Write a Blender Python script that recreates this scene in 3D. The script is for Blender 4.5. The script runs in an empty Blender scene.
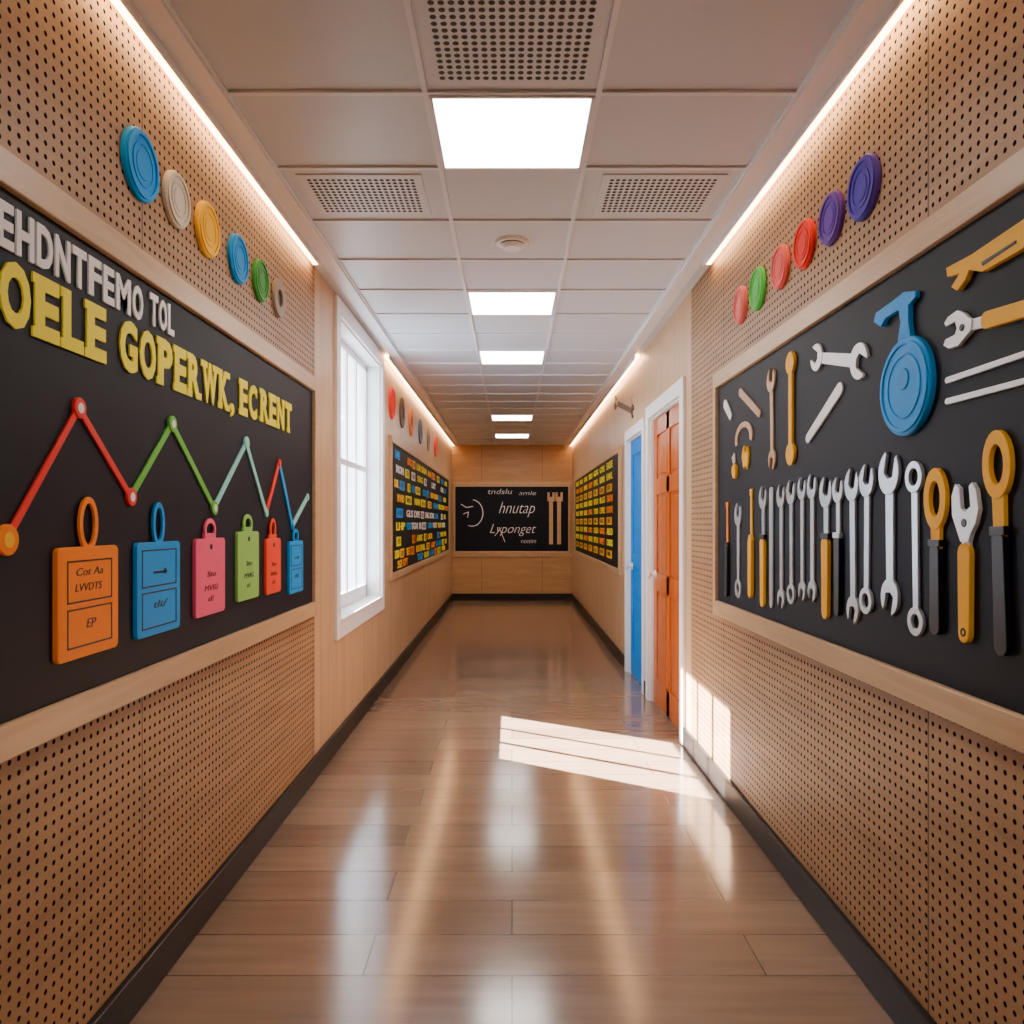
import bpy, math, random
from mathutils import Vector
random.seed(4)
F=760.0; W=1.09; CH=1.4; H=2.82; VX,VY=512.0,523.0; YB=13.8; Y0=-4.0

# ---------------------------------------------------------------- materials
def s2l(c):
    return tuple(((x/12.92) if x<=0.04045 else ((x+0.055)/1.055)**2.4) for x in c)
def hexc(h):
    h=h.lstrip('#'); return s2l(tuple(int(h[i:i+2],16)/255 for i in (0,2,4)))
class NT:
    def __init__(s,name):
        s.m=bpy.data.materials.new(name); s.m.use_nodes=True
        s.t=s.m.node_tree; s.n=s.t.nodes; s.l=s.t.links
        s.b=s.n['Principled BSDF']; s.o=s.n['Material Output']
    def new(s,t,**k):
        n=s.n.new(t)
        for a,v in k.items(): setattr(n,a,v)
        return n
    def math(s,op,a,b=None,clamp=False):
        n=s.new('ShaderNodeMath',operation=op); n.use_clamp=clamp
        for i,v in enumerate((a,b)):
            if v is None: continue
            if isinstance(v,(int,float)): n.inputs[i].default_value=v
            else: s.l.new(v,n.inputs[i])
        return n.outputs[0]
    def mix(s,f,a,b):
        n=s.new('ShaderNodeMix',data_type='RGBA')
        for sock,v in ((n.inputs[0],f),(n.inputs[6],a),(n.inputs[7],b)):
            if isinstance(v,(int,float)): sock.default_value=v
            elif isinstance(v,tuple): sock.default_value=(*v,1)
            else: s.l.new(v,sock)
        return n.outputs[2]
    def smooth(s,v,a,b,c=0.,d=1.):
        n=s.new('ShaderNodeMapRange'); s.l.new(v,n.inputs[0])
        for i,x in enumerate((a,b,c,d)): n.inputs[i+1].default_value=x
        return n.outputs[0]
def paint(name,col,rough=.5,metal=0.,var=.12,scale=30.,coat=0.,spec=.5):
    k=NT(name); tc=k.new('ShaderNodeTexCoord'); no=k.new('ShaderNodeTexNoise')
    no.inputs['Scale'].default_value=scale; no.inputs['Detail'].default_value=3
    k.l.new(tc.outputs['Object'],no.inputs['Vector'])
    c=k.mix(no.outputs['Fac'],tuple(x*(1-var) for x in col),tuple(min(1,x*(1+var)) for x in col))
    k.l.new(c,k.b.inputs['Base Color'])
    k.b.inputs['Roughness'].default_value=rough; k.b.inputs['Metallic'].default_value=metal
    k.b.inputs['Coat Weight'].default_value=coat; k.b.inputs['Specular IOR Level'].default_value=spec
    return k.m
def emit(name,col,st):
    k=NT(name); e=k.new('ShaderNodeEmission'); e.inputs[0].default_value=(*col,1); e.inputs[1].default_value=st
    k.l.new(e.outputs[0],k.o.inputs[0]); return k.m
def wood(name,c1,c2,gs=(3,3,30),rough=.45,peg=None,seam=None,seamat=0.,axis='Y',hseam=None):
    k=NT(name); tc=k.new('ShaderNodeTexCoord'); mp=k.new('ShaderNodeMapping'); mp.inputs['Scale'].default_value=gs
    k.l.new(tc.outputs['Object'],mp.inputs[0])
    no=k.new('ShaderNodeTexNoise'); no.inputs['Scale'].default_value=1.0; no.inputs['Detail'].default_value=6; no.inputs['Distortion'].default_value=.6
    k.l.new(mp.outputs[0],no.inputs['Vector'])
    f=k.smooth(no.outputs['Fac'],.3,.7)
    c=k.mix(f,c1,c2)
    sx=k.new('ShaderNodeSeparateXYZ'); k.l.new(tc.outputs['Object'],sx.inputs[0])
    hh=sx.outputs[axis]; zz=sx.outputs['Z']
    if peg:
        s,r=peg
        a=k.math('SUBTRACT',k.math('FRACT',k.math('DIVIDE',k.math('ADD',hh,20),s)),.5)
        b=k.math('SUBTRACT',k.math('FRACT',k.math('DIVIDE',k.math('ADD',zz,20),s)),.5)
        d=k.math('SQRT',k.math('ADD',k.math('MULTIPLY',a,a),k.math('MULTIPLY',b,b)))
        m=k.smooth(d,r*.85,r*1.15,1,0)
        c=k.mix(m,c,(.016,.009,.006))
        sp=k.math('MULTIPLY',k.math('SUBTRACT',1.0,m),.4); k.l.new(sp,k.b.inputs['Specular IOR Level'])
    if seam:
        off=20*seam-seamat
        a=k.math('ABSOLUTE',k.math('SUBTRACT',k.math('FRACT',k.math('DIVIDE',k.math('ADD',hh,off),seam)),.5))
        m=k.smooth(a,.5-.004/seam,.5-.002/seam)
        c=k.mix(m,c,tuple(x*.3 for x in c1))
    k.l.new(c,k.b.inputs['Base Color']); k.b.inputs['Roughness'].default_value=rough
    return k.m

M_peg=wood('pegboard_wood',hexc('987350'),hexc('AE8862'),gs=(3,2,14),peg=(.032,.20),seam=1.92,seamat=2.24,rough=.5)
M_pegR=wood('pegboard_wood_r',hexc('987350'),hexc('AE8862'),gs=(3,2,14),peg=(.032,.20),seam=1.92,seamat=1.99,rough=.5)
M_plain=wood('veneer_wood',hexc('BC9670'),hexc('CCA882'),gs=(3,12,1.2),seam=.62,rough=.38)
M_plainE=wood('veneer_wood_end',hexc('AE8354'),hexc('C09564'),gs=(2,2,14),axis='X',seam=1.1,seamat=.55,rough=.45)
M_rail=wood('rail_wood',hexc('BC9870'),hexc('CCAA82'),gs=(8,2,26),rough=.4)
M_base=paint('baseboard_dark',hexc('181211'),.4,spec=.3)
M_white=paint('white_trim',hexc('F2F2F4'),.35,var=.02)
M_tile=paint('ceiling_tile',hexc('CED2DA'),.42,var=.02,scale=60)
M_vent=paint('vent_plate',hexc('D4D7DE'),.45,var=.02)
M_grid=paint('ceiling_grid_metal',hexc('E2E5EC'),.4,var=.02)
M_dark=paint('vent_dark',hexc('2C2726'),.7)
M_board=paint('chalkboard_black',hexc('0A101E'),.55,var=.2,scale=5,spec=.2)
M_panel=emit('panel_light',(1.,.94,.86),22)
M_led=emit('led_warm',(1.,.55,.25),26)
M_sil=paint('steel',hexc('CCD2DA'),.3,metal=.55,var=.10)
M_sil2=paint('steel_light',hexc('E8EAEE'),.35,metal=.2,var=.06)
M_blk=paint('black_rubber',hexc('08090D'),.4)
M_yel=paint('yellow_plastic',hexc('FFBC00'),.5,var=.03,spec=.25)
C=dict(blue='009CF4',cream='DCD2C0',yellow='FFC000',blue2='0090E0',green='3C963A',tan='9A8A78',
 purple='4A38A8',purple2='643CA0',red='F02410',pink='F0605C',green2='54CE50',pink2='EE6E68',
 orange='FF8600',ored='FA4420',lgreen='92CC64',lblue='0098F0',teal='92DCD4',chalk='F0F0F4',ytext='FAEA00',
 dred='F0332E',dgreen='6CBE48',slate='4A6494',brown='5B4030',wht='D9D8DA',tagpink='F85C86')
MC={k:paint('paint_'+k,hexc(v),.5,var=.04,spec=.25) for k,v in C.items()}
M_orange_door=wood('orange_door_wood',hexc('A8480C'),hexc('C26016'),gs=(10,14,1.2),rough=.3)
M_blue_door=paint('blue_door_paint',hexc('007CD4'),.6,var=.04,spec=.15)

def floor_mat():
    k=NT('floor_planks'); tc=k.new('ShaderNodeTexCoord')
    br=k.new('ShaderNodeTexBrick'); k.l.new(tc.outputs['Object'],br.inputs['Vector'])
    br.offset=.37; br.inputs['Scale'].default_value=1; br.inputs['Brick Width'].default_value=1.25; br.inputs['Row Height'].default_value=.235
    br.inputs['Mortar Size'].default_value=.0022; br.inputs['Mortar Smooth'].default_value=.3
    br.inputs['Color1'].default_value=(*hexc('8F745E'),1); br.inputs['Color2'].default_value=(*hexc('7A604E'),1); br.inputs['Mortar'].default_value=(*hexc('40322A'),1)
    mp=k.new('ShaderNodeMapping'); mp.inputs['Scale'].default_value=(2.0,22,1); k.l.new(tc.outputs['Object'],mp.inputs[0])
    no=k.new('ShaderNodeTexNoise'); no.inputs['Scale'].default_value=1.; no.inputs['Detail'].default_value=5; k.l.new(mp.outputs[0],no.inputs['Vector'])
    g=k.smooth(no.outputs['Fac'],.3,.7,.86,1.08)
    mm=k.new('ShaderNodeMix',data_type='RGBA',blend_type='MULTIPLY'); mm.inputs[0].default_value=1
    k.l.new(br.outputs['Color'],mm.inputs[6]); k.l.new(g,mm.inputs[7]); k.l.new(mm.outputs[2],k.b.inputs['Base Color'])
    r=k.smooth(no.outputs['Fac'],.2,.8,.14,.175); k.l.new(r,k.b.inputs['Roughness'])
    bp=k.new('ShaderNodeBump'); bp.invert=True; bp.inputs['Strength'].default_value=.25; bp.inputs['Distance'].default_value=.002
    k.l.new(br.outputs['Fac'],bp.inputs['Height']); k.l.new(bp.outputs[0],k.b.inputs['Normal'])
    k.b.inputs['Specular IOR Level'].default_value=1.0
    return k.m
M_floor=floor_mat()

# ---------------------------------------------------------------- mesh builder
FR={'L':(Vector((-W,0,0)),Vector((0,1,0)),Vector((1,0,0))),
    'R':(Vector((W,0,0)),Vector((0,-1,0)),Vector((-1,0,0))),
    'E':(Vector((0,YB,0)),Vector((1,0,0)),Vector((0,-1,0)))}
UP=Vector((0,0,1))
class B:
    def __init__(s,name,side=None):
        s.name=name; s.v=[]; s.f=[]; s.mi=[]; s.mats=[]; s.side=side
    def m(s,mat):
        if mat not in s.mats: s.mats.append(mat)
        return s.mats.index(mat)
    def P(s,h,v,d):
        o,hd,n=FR[s.side]; return o+hd*h+UP*v+n*d
    def add(s,vs,fs,mat):
        b=len(s.v); s.v+= [tuple(x) for x in vs]; i=s.m(mat)
        for f in fs: s.f.append([b+j for j in f]); s.mi.append(i)
    def box(s,a,b,mat):
        x0,y0,z0=[min(p,q) for p,q in zip(a,b)]; x1,y1,z1=[max(p,q) for p,q in zip(a,b)]
        vs=[(x0,y0,z0),(x1,y0,z0),(x1,y1,z0),(x0,y1,z0),(x0,y0,z1),(x1,y0,z1),(x1,y1,z1),(x0,y1,z1)]
        s.add(vs,[(0,3,2,1),(4,5,6,7),(0,1,5,4),(1,2,6,5),(2,3,7,6),(3,0,4,7)],mat)
    def wbox(s,h0,h1,v0,v1,d0,d1,mat):
        s.box(s.P(h0,v0,d0),s.P(h1,v1,d1),mat)
    def prism(s,pts,d0,d1,mat,ch=0.0):
        ar=sum(pts[i][0]*pts[(i+1)%len(pts)][1]-pts[(i+1)%len(pts)][0]*pts[i][1] for i in range(len(pts)))
        if ar<0: pts=pts[::-1]
        n=len(pts)
        vs=[s.P(h,v,d0) for h,v in pts]+[s.P(h,v,d1-ch) for h,v in pts]
        fs=[tuple(range(n))[::-1]]+[(i,(i+1)%n,n+(i+1)%n,n+i) for i in range(n)]
        if ch:
            cx=sum(p[0] for p in pts)/n; cy=sum(p[1] for p in pts)/n
            R=max(math.hypot(p[0]-cx,p[1]-cy) for p in pts); k=1-ch/R
            vs+=[s.P(cx+(h-cx)*k,cy+(v-cy)*k,d1) for h,v in pts]
            fs+=[(n+i,n+(i+1)%n,2*n+(i+1)%n,2*n+i) for i in range(n)]+[tuple(range(2*n,3*n))]
        else: fs.append(tuple(range(n,2*n)))
        s.add(vs,fs,mat)
    def annulus(s,outer,inner,d0,d1,mat):
        n=len(outer)
        vs=[s.P(h,v,d) for lp in (outer,inner) for d in (d0,d1) for h,v in lp]
        fs=[]
        for i in range(n):
            j=(i+1)%n
            fs+=[(i,j,n+j,n+i),(2*n+j,2*n+i,3*n+i,3*n+j),(n+i,n+j,3*n+j,3*n+i),(j,i,2*n+i,2*n+j)]
        s.add(vs,fs,mat)
    def text(s,txt,h0,h1,v0,v1,d0,d1,mat,bold=.0,shear=0.):
        cu=bpy.data.curves.new('t','FONT'); cu.body=txt; cu.extrude=.02; cu.offset=bold; cu.shear=shear; cu.resolution_u=3
        ob=bpy.data.objects.new('t',cu); bpy.context.scene.collection.objects.link(ob)
        bpy.context.view_layer.update()
        me=bpy.data.meshes.new_from_object(ob.evaluated_get(bpy.context.evaluated_depsgraph_get()))
        if len(me.vertices)>2:
            xs=[v.co.x for v in me.vertices]; ys=[v.co.y for v in me.vertices]
            ax,bx,ay,by=min(xs),max(xs),min(ys),max(ys)
            vs=[s.P(h0+(v.co.x-ax)/(bx-ax)*(h1-h0),v0+(v.co.y-ay)/max(by-ay,1e-5)*(v1-v0),d0+(v.co.z+.02)/.04*(d1-d0)) for v in me.vertices]
            s.add(vs,[tuple(p.vertices) for p in me.polygons],mat)
        bpy.data.objects.remove(ob); bpy.data.curves.remove(cu); bpy.data.meshes.remove(me)
    def done(s,parent=None,bevel=0.,origin=True,smooth=False):
        me=bpy.data.meshes.new(s.name)
        c=Vector((0,0,0))
        if origin:
            a=[min(v[i] for v in s.v) for i in range(3)]; b=[max(v[i] for v in s.v) for i in range(3)]
            c=Vector([(p+q)/2 for p,q in zip(a,b)])
        me.from_pydata([tuple(Vector(v)-c) for v in s.v],[],s.f)
        for m in s.mats: me.materials.append(m)
        for p,i in zip(me.polygons,s.mi): p.material_index=i; p.use_smooth=smooth
        me.update()
        ob=bpy.data.objects.new(s.name,me); bpy.context.scene.collection.objects.link(ob); ob.location=c
        if parent:
            bpy.context.view_layer.update()
            ob.parent=parent; ob.matrix_parent_inverse=parent.matrix_world.inverted()
        if bevel:
            bv=ob.modifiers.new('bev','BEVEL'); bv.width=bevel; bv.segments=2; bv.limit_method='ANGLE'; bv.angle_limit=math.radians(40)
        return ob
def empty(name,loc):
    e=bpy.data.objects.new(name,None); e.location=loc; e.empty_display_size=.1
    bpy.context.scene.collection.objects.link(e); bpy.context.view_layer.update(); return e
WB=W-.020   # plane of things hung on the boards
def Lp(x,y):
    Y=WB*F/(VX-x); return (Y,CH+(VY-y)*Y/F)
def Rp(x,y):
    Y=WB*F/(x-VX); return (-Y,CH+(VY-y)*Y/F)
def Ep(x,y): return ((x-VX)*YB/F, CH+(VY-y)*YB/F)
def circ(c,r,n=40,r2=None,a0=0):
    r2=r2 or r
    return [(c[0]+r*math.cos(a0+2*math.pi*i/n),c[1]+r2*math.sin(a0+2*math.pi*i/n)) for i in range(n)]
def rrect(h0,h1,v0,v1,r,n=5):
    o=[]
    for cx,cy,a in ((h1-r,v1-r,0),(h0+r,v1-r,90),(h0+r,v0+r,180),(h1-r,v0+r,270)):
        for i in range(n+1):
            t=math.radians(a+90*i/n); o.append((cx+r*math.cos(t),cy+r*math.sin(t)))
    return o

# ---------------------------------------------------------------- shell
b=B('floor'); b.box((-W-.25,Y0-.2,-.1),(W+.25,YB+.2,0),M_floor); b.done(origin=False)
b=B('ceiling'); b.box((-W-.25,Y0-.2,H),(W+.25,YB+.2,H+.12),M_tile); b.done(origin=False)
TH=.16
WY0,WY1,WZ0,WZ1=4.75,6.27,.78,2.70
b=B('wall_left')
for y0,y1,z0,z1,m in ((Y0,4.2,0,H,M_peg),(4.2,WY0,0,H,M_plain),(WY0,WY1,0,WZ0,M_plain),(WY0,WY1,WZ1,H,M_plain),(WY1,YB,0,H,M_plain)):
    b.box((-W-TH,y0,z0),(-W,y1,z1),m)
b.done(origin=False)
D1=(4.86,5.99,2.22); D2=(6.27,7.13,2.17)
b=B('wall_right')
for y0,y1,z0,z1,m in ((Y0,4.62,0,H,M_pegR),(4.62,D1[0],0,H,M_plain),(D1[0],D1[1],D1[2],H,M_plain),(D1[1],D2[0],0,H,M_plain),(D2[0],D2[1],D2[2],H,M_plain),(D2[1],YB,0,H,M_plain)):
    b.box((W,y0,z0),(W+TH,y1,z1),m)
b.done(origin=False)
b=B('wall_back'); b.box((-W-TH,YB,0),(W+TH,YB+.2,H),M_plainE); b.done(origin=False)
b=B('wall_front'); b.box((-W-TH,Y0-.2,0),(W+TH,Y0,H),M_plainE); b.done(origin=False)
b=B('baseboard_left'); b.box((-W,Y0,0),(-W+.022,YB,.12),M_base); b.done(bevel=.004)
b=B('baseboard_right')
for y0,y1 in ((Y0,D1[0]-.1),(D1[1]+.1,D2[0]-.1),(D2[1]+.1,YB)): b.box((W-.022,y0,0),(W,y1,.12),M_base)
b.done(bevel=.004)
b=B('baseboard_back'); b.box((-W+.022,YB-.022,0),(W-.022,YB,.12),M_base); b.done()

# ceiling grid
CX=.285; EX=.94; DY=.53
b=B('ceiling_grid')
for x in (-EX,-CX,CX,EX): b.box((x-.009,Y0,H-.010),(x+.009,YB,H),M_grid)
k=-12
while 2.5+DY*k<YB:
    y=2.5+DY*k
    if y>Y0: b.box((-EX,y-.009,H-.0095),(EX,y+.009,H),M_grid)
    k+=1
b.done()
# cove trim and LED strips
for sx,nm in ((-1,'trim_1'),(1,'trim_2')):
    b=B(nm)
    b.box((sx*(EX),Y0,H-.025),(sx*(EX+.03),YB,H),M_grid)
    b.box((sx*(EX+.03),Y0,H-.012),(sx*(W-.06),YB,H),M_grid)
    b.done(bevel=.002)
    for y0,y1 in ((.3,4.1),(6.4,YB-.05)):
        b=B('led_strip_light')
        b.box((sx*(W-.050),y0,H-.026),(sx*(W-.018),y1,H-.004),M_led)
        b.box((sx*(W-.060),y0,H-.036),(sx*(W-.051),y1,H),M_grid)
        b.done()
# panels
for k in (-9,-5,0,4,7,14,18):  # negative rows: unseen panels behind the camera, added to brighten the near end
    y0=2.5+DY*k+.02; y1=y0+DY-.04
    if y0<Y0: continue
    b=B('ceiling_panel_light')
    b.box((-CX+.02,y0,H-.012),(CX-.02,y1,H-.001),M_panel)
    for a in (((-CX+.01,y0-.01,H-.014),(-CX+.022,y1+.01,H)),((CX-.022,y0-.01,H-.014),(CX-.01,y1+.01,H)),((-CX+.01,y0-.012,H-.014),(CX-.01,y0,H)),((-CX+.01,y1,H-.014),(CX-.01,y1+.012,H))):
        b.box(*a,M_grid)
    b.done()
# vents
def disc_down(b,cx,cy,z0,z1,r0,r1,mat,n=32):
    vs=[(cx+r0*math.cos(2*math.pi*i/n),cy+r0*math.sin(2*math.pi*i/n),z0) for i in range(n)]+[(cx+r1*math.cos(2*math.pi*i/n),cy+r1*math.sin(2*math.pi*i/n),z1) for i in range(n)]
    b.add(vs,[tuple(range(n)),tuple(range(n,2*n))[::-1]]+[(i,n+i,n+(i+1)%n,(i+1)%n) for i in range(n)],mat)
def vent(x0,x1,y0,y1,nx,ny):
    b=B('ceiling_vent')
    b.box((x0-.03,y0-.03,H-.006),(x1+.03,y1+.03,H),M_vent)
    dx=(x1-x0)/nx; dy=(y1-y0)/ny
    for i in range(nx):
        for j in range(ny):
            disc_down(b,x0+dx*(i+.5),y0+dy*(j+.5),H-.0055,H-.0068,dx*.35,dx*.35,M_dark,8)
    b.done()
vent(-.235,.235,2.05,2.43,17,13)
for s in (-1,1):
    vent(*sorted((s*.40,s*.85)),3.12,3.46,18,12)
b=B('smoke_detector','L')
disc_down(b,0,3.83,H,H-.015,.085,.08,M_white); disc_down(b,0,3.83,H-.015,H-.02,.06,.058,M_dark); disc_down(b,0,3.83,H-.02,H-.04,.06,.045,M_white)
b.done()

# ---------------------------------------------------------------- window
gx=-W-.125
e=empty('window_1',(gx,(WY0+WY1)/2,(WZ0+WZ1)/2))
b=B('casing')
cw=.10
b.box((-W,WY0-cw,WZ0-cw),(-W+.022,WY0,WZ1+cw),M_white); b.box((-W,WY1,WZ0-cw),(-W+.022,WY1+cw,WZ1+cw),M_white)
b.box((-W,WY0,WZ1),(-W+.022,WY1,WZ1+cw),M_white); b.box((-W,WY0,WZ0-cw),(-W+.022,WY1,WZ0),M_white)
b.box((-W-TH,WY0,WZ0),(-W+.001,WY0+.012,WZ1),M_white); b.box((-W-TH,WY1-.012,WZ0),(-W+.001,WY1,WZ1),M_white)
b.box((-W-TH,WY0,WZ1-.012),(-W+.001,WY1,WZ1),M_white); b.box((-W-TH,WY0,WZ0),(-W+.03,WY1,WZ0+.02),M_white)
b.done(parent=e,bevel=.003)
b=B('sash')
def wb(y0,y1,z0,z1,t=.02,m=M_white): b.box((gx-t,y0,z0),(gx+t,y1,z1),m)
wb(WY0,5.22,WZ0,WZ1); wb(WY1-.04,WY1,WZ0,WZ1); wb(5.22,WY1,WZ0+.02,WZ0+.12); wb(5.22,WY1,WZ1-.06,WZ1)  # first piece: unseen solid infill added to narrow the sun patch
wb(5.22,WY1,1.815,1.86,.014); wb(5.88,5.905,WZ0,WZ1,.012); wb(5.54,5.575,WZ0,WZ1,.012)
b.done(parent=e,bevel=.003)
k=NT('window_glass'); tr=k.new('ShaderNodeBsdfTransparent'); gl=k.new('ShaderNodeBsdfGlossy'); gl.inputs['Roughness'].default_value=.02
fr=k.new('ShaderNodeFresnel'); fr.inputs[0].default_value=1.3; mx=k.new('ShaderNodeMixShader')
k.l.new(fr.outputs[0],mx.inputs[0]); k.l.new(tr.outputs[0],mx.inputs[1]); k.l.new(gl.outputs[0],mx.inputs[2]); k.l.new(mx.outputs[0],k.o.inputs[0])
b=B('glass'); b.add([(gx,5.2,WZ0+.1),(gx,WY1-.04,WZ0+.1),(gx,WY1-.04,WZ1-.05),(gx,5.2,WZ1-.05)],[(0,1,2,3)],k.m); b.done(parent=e)
b=B('sun_blocker'); b.box((-W-TH-.6,3.5,H+.02),(-W-TH,8.0,H+.12),M_white); b.done()  # added unseen overhang, limits how high sunlight climbs the right wall

# ---------------------------------------------------------------- doors
def door(nm,Dy0,Dy1,Dz,mat,outer,top,panels):
    e=empty(nm,(W+.06,(Dy0+Dy1)/2,0))
    b=B('frame','R')
    for a in (((W-.022,Dy0-outer,0),(W,Dy0,Dz+top)),((W-.022,Dy1,0),(W,Dy1+outer,Dz+top)),((W-.022,Dy0,Dz),(W,Dy1,Dz+top)),
              ((W-.001,Dy0,0),(W+.14,Dy0+.015,Dz)),((W-.001,Dy1-.015,0),(W+.14,Dy1,Dz)),((W-.001,Dy0,Dz-.015),(W+.14,Dy1,Dz))):
        b.box(*a,M_white)
    b.done(parent=e,bevel=.003)
    b=B('slab','R'); y0,y1=Dy0+.018,Dy1-.018; z0,z1=.006,Dz-.018; x0=W+.022
    b.box((x0+.012,y0,z0),(x0+.045,y1,z1),mat)
    w=y1-y0; st=.12*w
    b.box((x0,y0,z0),(x0+.013,y0+st,z1),mat); b.box((x0,y1-st,z0),(x0+.013,y1,z1),mat)
    if panels:
        mid=(y0+y1)/2; b.box((x0,mid-st*.4,z0),(x0+.013,mid+st*.4,z1),mat)
        rails=[z0,z0+.2,.88,1.02,1.62,1.74,z1-.13,z1]
        for i in range(0,8,2): b.box((x0,y0+st,rails[i]),(x0+.0128,y1-st,rails[i+1]),mat)
        for i in (1,3,5):
            for a,c in ((y0+st,mid-st*.4),(mid+st*.4,y1-st)):
                b.box((x0+.004,a+.03,rails[i]+.03),(x0+.013,c-.03,rails[i+1]-.03),mat)
    else:
        for a,c in ((z0,z0+.2),(1.0,1.12),(z1-.13,z1)): b.box((x0,y0+st,a),(x0+.0128,y1-st,c),mat)
    b.done(parent=e,bevel=.004)
    b=B('knob'); ky=y1-.09
    n=20
    prof=[(0,.034),(.008,.034),(.01,.014),(.035,.014),(.042,.030),(.058,.034),(.068,.024),(.07,0.001)]
    vs=[];fs=[]
    for d,r in prof:
        for i in range(n): vs.append((x0-d,ky+r*math.cos(2*math.pi*i/n),1.0+r*math.sin(2*math.pi*i/n)))
    for j in range(len(prof)-1):
        for i in range(n): fs.append((j*n+i,j*n+(i+1)%n,(j+1)*n+(i+1)%n,(j+1)*n+i))
    b.add(vs,fs,M_sil2); b.done(parent=e,smooth=True)
door('door_1',D1[0],D1[1],D1[2],M_orange_door,.10,.10,True)
door('door_2',D2[0],D2[1],D2[2],M_blue_door,.09,.09,False)

# ---------------------------------------------------------------- boards
def board(side,h0,h1,v0,v1,fw=.075,name='chalkboard',fm=M_rail):
    b=B(name,side); h0,h1=min(h0,h1),max(h0,h1)
    b.wbox(h0,h1,v0,v1,0.001,.013,M_board)
    b.wbox(h0-fw*.6,h0,v0-fw,v1+fw,0.001,.03,fm); b.wbox(h1,h1+fw*.6,v0-fw,v1+fw,0.001,.03,fm)
    b.wbox(h0,h1,v1,v1+fw,0.001,.03,fm); b.wbox(h0,h1,v0-fw,v0,0.001,.03,fm)
    return b.done(bevel=.003)
board('L',.2,4.10,.975,2.11,name='chart_blackboard'); board('R',-3.97,-.2,.995,2.105,name='tool_board')
nl=board('L',6.75,12.9,.95,2.12,.06,name='notice_board'); nr=board('R',-12.9,-7.6,.94,2.105,.06,name='letter_board')
eb=board('E',-1.03,1.02,.89,2.06,.045,name='chalkboard')
b=B('trim_3','E'); b.wbox(-W,W,2.11,2.15,0,.025,M_rail); b.wbox(-W,W,.79,.84,0,.02,M_rail); b.done()
D=.0135
def lid(side,c,r,mat,ring=False,name='wall_disc'):
    c=(c[0]*.994,CH+(c[1]-CH)*.994)
    b=B(name,side)
    if ring: b.annulus(circ(c,r),circ(c,r*.45),0.001,.016,mat); b.prism(circ(c,r*.46),0.001,.006,MC['brown'])
    else:
        b.prism(circ(c,r,48),0.001,.016,mat,ch=.004)
        b.annulus(circ(c,r*.92,48),circ(c,r*.80,48),.0155,.021,mat)
        b.annulus(circ(c,r*.62),circ(c,r*.55),.0155,.019,mat)
        b.prism(circ(c,r*.42),.0155,.0185,mat,ch=.002)
    return b.done(bevel=.0015)
for Y,r,m in ((2.227,.102,'blue'),(2.465,.088,'cream'),(2.716,.096,'yellow'),(3.02,.096,'blue2'),(3.287,.09,'green')):
    lid('L',(Y,2.448),r,MC[m])
lid('L',(3.55,2.45),.088,MC['tan'],ring=True)
for Y,r,m in ((2.353,.097,'purple'),(2.589,.088,'purple2'),(2.827,.09,'red'),(3.08,.088,'pink'),(3.367,.094,'green2'),(3.617,.088,'pink2')):
    lid('R',(-Y,2.437),r,MC[m])
for x,y,m in ((394,400,'red'),(404,408,'brown'),(413,417,'orange'),(422,424,'slate'),(430,430,'tan'),(437,436,'red')):
    p=Lp(x,y); lid('L',(p[0],2.49),.15,MC[m],ring=(m in('orange','tan','brown','slate')))

# ---------------------------------------------------------------- slab lettering
KB=.986
def hv(h): return h*KB
def vv(v): return CH+(v-CH)*KB
SER={'E':'tl bl','L':'tl bl','P':'tl bl','R':'tl bl br','K':'tl bl tr br','N':'tl bl tr','W':'tl tr','T':'bm','C':'','G':'','O':'','H':'tl bl tr br','D':'tl bl','F':'tl bl','M':'tl bl tr br',',':''}
def slab(b,word,h0,h1,v0,v1,mat,serif=True,bold=.03):
    h0,h1,v0,v1=hv(h0),hv(h1),vv(v0),vv(v1)
    wd={'W':1.35,'M':1.3,',':.45,' ':.5,'L':.85,'E':.9}
    tot=sum(wd.get(c,1) for c in word); u=(h1-h0)/tot; x=h0; hh=v1-v0
    for c in word:
        w=u*wd.get(c,1)
        if c!=' ':
            a,d=x+w*.07,x+w*.93
            if c==',': b.text(c,a,d,v0-hh*.12,v0+hh*.25,D,D+.005,mat,bold=.01)
            else:
                b.text(c,a,d,v0,v1,D,D+.005,mat,bold=bold)
                if serif:
                    t=hh*.16; s=w*.36
                    for q in SER.get(c,'').split():
                        y0=v1-t if q[0]=='t' else v0
                        cx={'l':a+w*.1,'r':d-w*.1,'m':(a+d)/2}[q[1]]
                        b.wbox(cx-s/2,cx+s/2,y0,y0+t,D,D+.0048,mat)
        x+=w
b=B('white_lettering','L')
slab(b,'EHDNTFEMO',1.60,2.245,1.99,2.09,MC['chalk'],serif=False,bold=.035)
slab(b,'TOL',2.28,2.45,1.998,2.095,MC['chalk'],serif=False,bold=.035)
b.done()
b=B('yellow_lettering','L')
slab(b,'OELE',1.605,2.045,1.825,1.972,MC['ytext'],bold=.045)
slab(b,'GOPERWK,',2.10,2.98,1.828,1.975,MC['ytext'],bold=.045); slab(b,'EC',3.03,3.25,1.835,1.98,MC['ytext'],bold=.045); slab(b,'RENT',3.28,3.76,1.84,1.985,MC['ytext'],bold=.045)
b.done()

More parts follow.
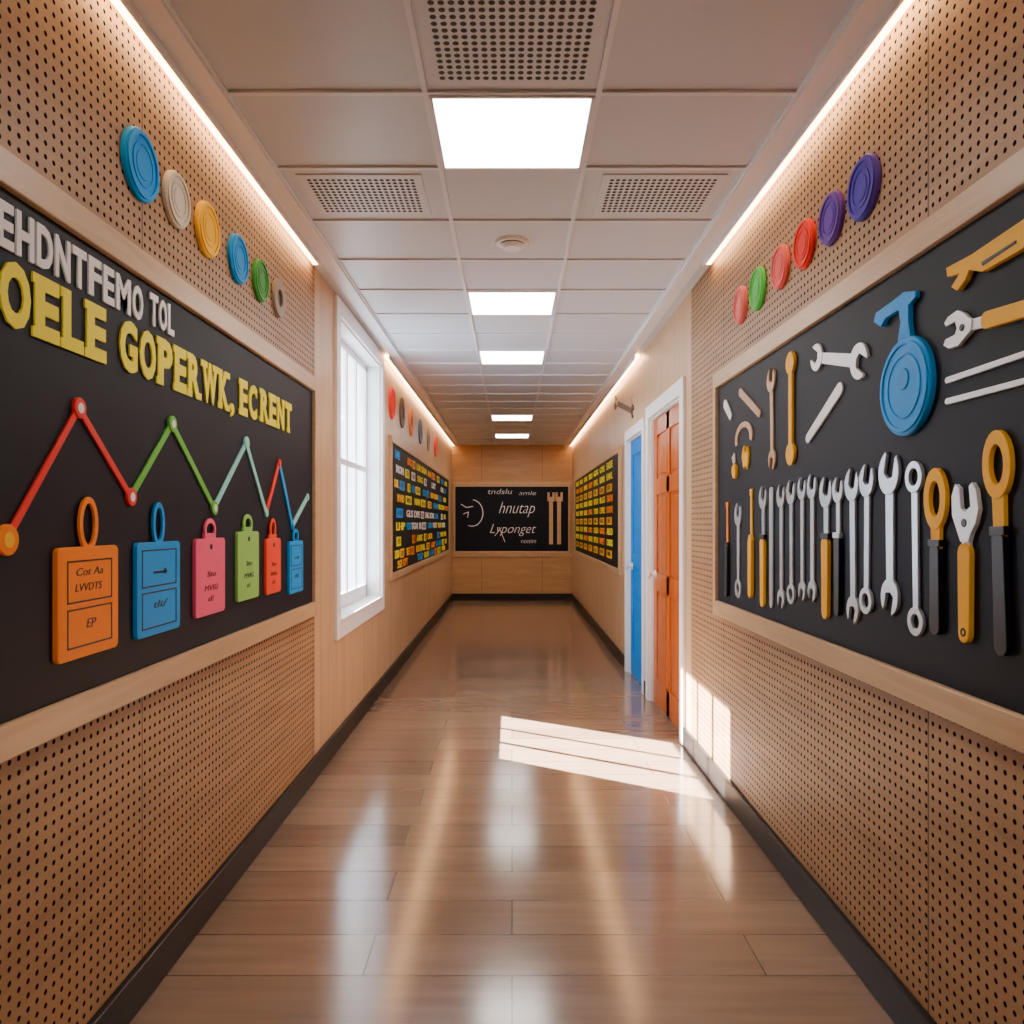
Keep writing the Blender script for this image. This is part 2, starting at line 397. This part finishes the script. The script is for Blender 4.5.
# line chart
def seg(b,p,q,w,mat,d1=.006):
    dx,dy=q[0]-p[0],q[1]-p[1]; L=math.hypot(dx,dy); nx,ny=-dy/L*w/2,dx/L*w/2
    b.prism([(p[0]+nx,p[1]+ny),(p[0]-nx,p[1]-ny),(q[0]-nx,q[1]-ny),(q[0]+nx,q[1]+ny)],D,D+d1,mat)
b=B('line_chart','L')
pts=[(8,540),(80,408),(132,497),(173,424),(215,508),(247,443),(267,513),(280,463),(293,526),(308,497)]
cs=['dred','dred','dgreen','dgreen','teal','teal','dred','lblue','teal']
P=[Lp(*p) for p in pts]
for i,c in enumerate(cs): seg(b,P[i],P[i+1],.018+.003*i/2,MC[c],.005+.0003*(i%2))
nc=['orange','dred','dred','dgreen','dgreen','teal','teal','dred','lblue','teal']
for i,p in enumerate(P):
    r=.034 if i==0 else .026 if i<6 else .018
    b.prism(circ(p,r,24),D,D+.009,MC[nc[i]],ch=.002)
    b.prism(circ(p,r*.5,20),D+.0085,D+.010,MC['yellow'] if i==0 else MC['chalk'] if i<5 else MC[nc[i]])
b.done()
# tags
def tag(h0,h1,v0,v1,mat,lh,lw,style):
    h0,h1,v0,v1=h0*.981,h1*.981,CH+(v0-CH)*.981,CH+(v1-CH)*.981
    b=B('hanging_tag','L'); r=.014
    b.prism(rrect(h0,h1,v0,v1,r),D,D+.012,mat,ch=.002)
    c=(h0+h1)/2
    oc=(c,v1+lh/2-.006)
    b.annulus(circ(oc,lw,28,lh/2+.006),circ(oc,lw-.014,28,lh/2-.010),D+.003,D+.010,mat)
    w=h1-h0; hh=v1-v0; d=D+.012
    def outl(a,bb,c0,c1,t=.004):
        b.wbox(a,bb,c0,c0+t,d,d+.001,M_blk); b.wbox(a,bb,c1-t,c1,d,d+.001,M_blk); b.wbox(a,a+t,c0,c1,d,d+.001,M_blk); b.wbox(bb-t,bb,c0,c1,d,d+.001,M_blk)
    tx=lambda t,a,e_,g,k_: b.text(t,h0+a*w,h0+e_*w,v0+g*hh,v0+k_*hh,d,d+.001,M_blk,bold=.0,shear=.2)
    if style==0:
        outl(h0+.14*w,h1-.12*w,v0+.50*hh,v0+.88*hh,.004); outl(h0+.14*w,h1-.12*w,v0+.1*hh,v0+.45*hh,.004)
        tx('Cot Aa',.28,.72,.74,.81); tx('LVVDTS',.26,.70,.60,.67); tx('EP',.44,.60,.26,.34)
    elif style==1:
        outl(h0+.1*w,h1-.1*w,v0+.52*hh,v0+.92*hh,.004); outl(h0+.1*w,h1-.1*w,v0+.08*hh,v0+.47*hh,.004)
        tx('tlt/',.36,.68,.29,.37)
        b.wbox(h0+.36*w,h0+.66*w,v0+.66*hh,v0+.685*hh,d,d+.001,M_blk); b.prism(circ((c+.12*w,v0+.68*hh),.008,12),d,d+.001,M_blk)
    else:
        tx('Sto',.36,.66,.50,.57); tx('MVIG',.28,.74,.32,.39); tx('tE',.4,.6,.18,.24)
        b.prism(circ((c,v1-.03),.010,16),d,d+.001,M_blk)
        b.wbox(c-.05,c+.05,v1-.002,v1+.018,D,D+.009,mat)
    b.done()
tag(1.815,2.095,1.06,1.34,MC['orange'],.125,.042,0)
tag(2.20,2.485,1.06,1.342,MC['lblue'],.12,.038,1)
tag(2.61,2.875,1.07,1.345,MC['tagpink'],.07,.05,2)
tag(3.01,3.26,1.085,1.365,MC['lgreen'],.07,.05,2)
tag(3.36,3.57,1.08,1.33,MC['ored'],.09,.04,2)
tag(3.71,3.95,1.05,1.31,MC['lblue'],.06,.045,1)

# ---------------------------------------------------------------- far boards content
def rw(n): return ''.join(random.choice('EHTOLRNAPSMKDG') for _ in range(n))
b=B('notice_cards','L')
for j,v in enumerate((2.03,1.90,1.76,1.63,1.49,1.36,1.22,1.10,1.0)):
    h=6.95+random.uniform(0,.2)
    while h<12.3:
        w=random.uniform(.3,.75)
        c=random.choice(['chalk','ytext','chalk','lblue'] if j in (1,4,5) else ['ytext','yellow','ytext','lblue','orange'])
        if random.random()<.62: b.text(rw(3),h,h+w*.8,v-.03,v+.045,D,D+.005,MC[c],bold=.02)
        elif random.random()<.7: b.prism(rrect(h,h+w*.6,v-.04,v+.05,.01,2),D,D+.005,MC[c]); b.text(rw(2),h+.05,h+w*.6-.05,v-.02,v+.03,D+.005,D+.006,M_blk,bold=.02)
        h+=w
b.done(parent=nl)
b=B('letter_cards','R')
for j in range(9):
    v=2.03-j*.122; h=-12.7
    while h<-8.0:
        w=.62
        if j%3!=2: b.text(rw(4),h,h+w*.8,v-.03,v+.045,D,D+.005,MC['ytext'] if random.random()<.8 else MC['orange'],bold=.025)
        else: b.prism(rrect(h,h+w*.7,v-.04,v+.045,.01,2),D,D+.005,MC['yellow']); b.text(rw(3),h+.08,h+w*.7-.08,v-.02,v+.03,D+.005,D+.006,M_blk,bold=.03)
        h+=w+.06
b.done(parent=nr)
b=B('chalk_drawing','E')
def stroke(pts,w=.013,mat=MC['chalk']):
    for p,q in zip(pts,pts[1:]):
        if math.hypot(p[0]-q[0],p[1]-q[1])>1e-4: seg(b,p,q,w,mat,.0025)
cx,cy=Ep(472,513)
stroke([(cx+.2*math.cos(math.radians(a)),cy+.24*math.sin(math.radians(a))) for a in range(-110,100,15)],.014)
stroke([(cx-.2,cy+.16),(cx-.1,cy+.10),(cx+.02,cy+.12)]); stroke([(cx-.16,cy-.02),(cx-.06,cy+.02),(cx-.08,cy-.08)])
def et(t,x0,x1,y0,y1,s=.3):
    a=Ep(x0,y1); c=Ep(x1,y0); b.text(t,a[0],c[0],a[1],c[1],D,D+.003,MC['chalk'],bold=-.016,shear=s)
et('hnutap',499,535,502,517,.4); et('tndslu',488,512,489,494,.2); et('Lyponget',490,536,524,536,.4); et('ncetim',521,536,539,543,.2); et('amle',519,536,491,495,.2)
p,q=Ep(505,542),Ep(499,527); stroke([p,q],.01)
b.done(parent=eb)
for x in (551,559):
    b=B('wooden_wrench','E'); c=Ep(x,520)
    b.wbox(c[0]-.035,c[0]+.035,c[1]-.44,c[1]+.36,D,D+.014,M_rail)
    n=[(c[0]-.065,c[1]+.34),(c[0]+.065,c[1]+.34),(c[0]+.065,c[1]+.5),(c[0]+.025,c[1]+.5),(c[0]+.025,c[1]+.42),(c[0]-.025,c[1]+.42),(c[0]-.025,c[1]+.5),(c[0]-.065,c[1]+.5)]
    b.prism(n,D,D+.016,M_rail); b.done()

# ---------------------------------------------------------------- tools on right board
TK=.55
def frame2(p0,p1):
    dx,dy=p1[0]-p0[0],p1[1]-p0[1]; L=math.hypot(dx,dy); ux,uy=dx/L,dy/L
    return L,(lambda u,w:(p0[0]+u*ux-w*uy,p0[1]+u*uy+w*ux))
def head_open(b,T,u,sgn,r,mat,t=.018,tilt=15,gap=.40):
    pts=[]; ta=math.radians(tilt)
    base=[(r*math.cos(math.radians(a)),r*.92*math.sin(math.radians(a))) for a in range(38,323,12)]+[(.9*r,-.5*r),(.75*r,-gap*r),(-.1*r,-gap*r),(-.28*r,0),(-.1*r,gap*r),(.75*r,gap*r),(.9*r,.5*r)]
    for x,y in base:
        X=x*math.cos(ta)-y*math.sin(ta); Y=x*math.sin(ta)+y*math.cos(ta)
        pts.append(T(u+sgn*X,Y))
    b.prism(pts,D,D+t*TK,mat)
def ring(b,T,u,r,ri,mat,t=.018,ry=None,riy=None):
    ry=ry or r; riy=riy or ri; n=28
    f=lambda a,c:[T(u+a*math.cos(2*math.pi*i/n),c*math.sin(2*math.pi*i/n)) for i in range(n)]
    o,i_=f(r,ry),f(ri,riy)
    b.annulus(o,i_,D,D+t*TK,mat)
def bar(b,T,u0,u1,w0,w1,mat,t=.014,rnd=0):
    if rnd:
        n=8
        pts=[T(u0+w0*.5+w0*.5*math.cos(a),w0*.5*math.sin(a)) for a in [math.pi*(.5+k/n) for k in range(n+1)]]
        pts+=[T(u1-w1*.5+w1*.5*math.cos(a),w1*.5*math.sin(a)) for a in [math.pi*(-.5+k/n) for k in range(n+1)]]
    else: pts=[T(u0,w0/2),T(u0,-w0/2),T(u1,-w1/2),T(u1,w1/2)]
    b.prism(pts,D,D+t*TK,mat)
def tool(kind,p0,p1,w,m1=M_sil,m2=M_yel,name=None,raw=False):
    if not raw: p0,p1=Rp(*p0),Rp(*p1)
    L,T=frame2(p0,p1); r=w/2
    b=B(name or 'wrench','R')
    if kind=='open':
        head_open(b,T,r,-1,r,m1); head_open(b,T,L-r*.85,1,r*.85,m1,t=.017,tilt=-15); bar(b,T,r*1.6,L-r*1.5,w*.36,w*.32,m1,.013)
    elif kind=='combo':
        head_open(b,T,r,-1,r,m1); ring(b,T,L-r*.8,r*.8,r*.45,m1); bar(b,T,r*1.6,L-r*1.5,w*.34,w*.3,m1,.013)
    elif kind=='ring':
        ring(b,T,r,r,r*.55,m1); ring(b,T,L-r*.9,r*.9,r*.48,m1); bar(b,T,r*1.9,L-r*1.7,w*.36,w*.32,m1,.013)
    elif kind=='handle':
        head_open(b,T,r,-1,r,m1); bar(b,T,r*1.6,L*.5,w*.36,w*.32,m1,.013)
        bar(b,T,L*.42,L,w*.5,w*.42,m2,.024,1); bar(b,T,L*.40,L*.44,w*.58,w*.58,M_blk if m2!=M_blk else M_sil,.027)
    elif kind=='driver':
        bar(b,T,0,L*.5,w*.22,w*.26,m1,.012); bar(b,T,0,w*.3,w*.4,w*.3,m1,.014); bar(b,T,L*.45,L,w*.5,w*.42,m2,.028,1); bar(b,T,L*.42,L*.47,w*.3,w*.6,m2,.024)
    elif kind=='loop':
        ring(b,T,w*.78,w*.78,w*.45,m1,.022,ry=r,riy=r*.5); bar(b,T,w*1.4,L*.52,w*.44,w*.36,m1,.018)
        bar(b,T,L*.45,L,w*.40,w*.44,m2,.026,1); bar(b,T,L*.43,L*.47,w*.52,w*.52,m2,.028)
    elif kind=='adj':
        pts=[T(q[0]*w,q[1]*w) for q in ((.02,-.36),(.30,-.50),(.75,-.48),(1.15,-.26),(1.35,-.15),(1.35,.15),(1.15,.24),(.95,.40),(.62,.52),(.18,.42),(.02,.28),(.10,.16),(.55,.22),(.66,.02),(.58,-.14),(.12,-.20))]
        b.prism(pts,D,D+.02*TK,m1); b.prism([T(w*.92+.1*w*math.cos(a),.1*w*math.sin(a)) for a in [k*math.pi/8 for k in range(16)]],D+.019*TK,D+.024*TK,M_blk)
        bar(b,T,w*1.1,L*.5,w*.32,w*.3,m1,.014); bar(b,T,L*.38,L,w*.46,w*.4,m2,.024,1)
        ring(b,T,L-w*.24,w*.10,w*.05,M_blk,.027)
    elif kind=='bar':
        bar(b,T,0,L,w,w*.8,m1,.014,1)
    elif kind=='chisel':
        bar(b,T,0,L,w*.42,w*.42,m1,.02); ring(b,T,r,r,r*.4,m1,.022); ring(b,T,L-r,r,r*.35,m1,.022)
    b.done(bevel=.0015)
Y=M_yel
tool('driver',(727,502),(727,597),.10,MC['orange'],M_blk,'screwdriver')
tool('combo',(738,503),(738,598),.11)
tool('driver',(751,489),(751,598),.10,Y,Y,'screwdriver')
tool('handle',(763,486),(763,607),.10,M_sil,Y)
tool('bar',(771,487),(771,608),.045,M_sil,name='file_tool')
tool('open',(781,484),(781,609),.095)
tool('combo',(791,480),(791,604),.095)
tool('open',(802,477),(802,601),.085)
tool('open',(812,474),(812,602),.09)
tool('handle',(826,476),(826,619),.11,M_sil,Y)
tool('handle',(838,477),(838,616),.085,M_sil,M_blk)
tool('open',(852,468),(853,624),.105)
tool('combo',(867,464),(866,614),.10)
tool('open',(889,451),(890,616),.125)
tool('ring',(914,461),(916,636),.085)
tool('loop',(936,468),(937,635),.10,Y,M_blk,'shears')
tool('adj',(966,482),(966,643),.105,M_sil2,Y)
tool('loop',(997,430),(1004,656),.098,Y,M_blk,'shears')
tool('chisel',(791,352),(791,465),.085,Y,Y,'wooden_handle_tool')
tool('open',(771,368),(772,470),.10,M_rail)
tool('open',(868,362),(811,357),.12,M_sil2)
tool('bar',(842,385),(806,441),.045,M_sil2,name='file_tool')
tool('bar',(739,391),(760,415),.04,M_rail,name='hand_file')
tool('bar',(724,402),(731,418),.05,M_sil2,name='hand_file')
tool('driver',(733,455),(736,478),.12,M_sil,Y,'screwdriver')
tool('open',(745,445),(746,470),.10,Y)
b=B('sickle','R'); c=Rp(743,438)
o=[];ii=[]
for k in range(0,14):
    a=math.radians(-20+k*17); o.append((c[0]+.13*math.cos(a),c[1]+.075*math.sin(a)))
    a=math.radians(-10+k*16); ii.append((c[0]+.095*math.cos(a)*1.0,c[1]-.005+.055*math.sin(a)))
b.prism(o+ii[::-1],D,D+.006,M_rail); b.done()
b=B('blue_pan','R')
c=(-2.06,1.77); r=.134
b.prism(circ(c,r,48),D,D+.016,MC['lblue'],ch=.004)
b.annulus(circ(c,r*.92,48),circ(c,r*.84,48),D+.0155,D+.020,MC['lblue'])
b.annulus(circ(c,r*.66,48),circ(c,r*.60,48),D+.0155,D+.019,MC['lblue'])
b.prism(circ((c[0],c[1]+.02),.03,24),D+.0155,D+.019,MC['blue2'],ch=.002)
n=[Rp(*q) for q in ((900,345),(903,322),(901,310),(888,318),(883,327),(876,322),(878,313),(896,300),(906,292),(918,291),(918,297),(911,305),(911,322),(914,345))]
b.prism(n,D,D+.014,MC['lblue'],ch=.002); b.done(bevel=.0015)
def pxpoly(name,polys):
    b=B(name,'R')
    for pts,d1,m in polys: b.prism([Rp(*q) for q in pts],D,D+d1,m)
    b.done(bevel=.0015)
pxpoly('utility_knife',[([(949,268),(975,254),(1024,221),(1062,195),(1066,222),(1024,250),(985,272),(972,270),(968,280),(960,291),(954,287),(962,274),(950,277)],.014,Y),
  ([(985,262),(1020,240),(1020,243),(986,266)],.016,M_blk)])
tool('adj',(945,333),(1062,298),.085,M_sil2,Y)
tool('bar',(945,381),(1062,341),.016,M_sil2,name='steel_rod'); tool('bar',(945,402),(1062,371),.016,M_sil2,name='steel_rod')
def ltool(p0,p1,w,m):
    global D
    s=D; D=.001; tool('open',p0,p1,w,m,name='wooden_wrench'); D=s
ltool((613,402),(632,412),.16,MC['brown']); ltool((615,399),(631,399),.14,M_rail)

# ---------------------------------------------------------------- lights
sl=bpy.data.lights.new('sun','SUN'); sl.energy=170; sl.angle=math.radians(.4); sl.color=(1,.96,.92)
so=bpy.data.objects.new('sun',sl); bpy.context.scene.collection.objects.link(so); so.location=(-8,10,8)
so.rotation_euler=Vector((1,-.62,-.81)).to_track_quat('-Z','Y').to_euler()
w=bpy.data.worlds.new('world'); bpy.context.scene.world=w; w.use_nodes=True
bg=w.node_tree.nodes['Background']; bg.inputs[0].default_value=(.72,.86,1,1); bg.inputs[1].default_value=10.0

cam=bpy.data.cameras.new('camera'); co=bpy.data.objects.new('camera',cam); bpy.context.scene.collection.objects.link(co)
co.location=(0,0,CH); co.rotation_euler=(math.pi/2,0,0); cam.sensor_width=36; cam.lens=F*36/1024; cam.shift_y=11/1024; cam.clip_start=.02
bpy.context.scene.camera=co
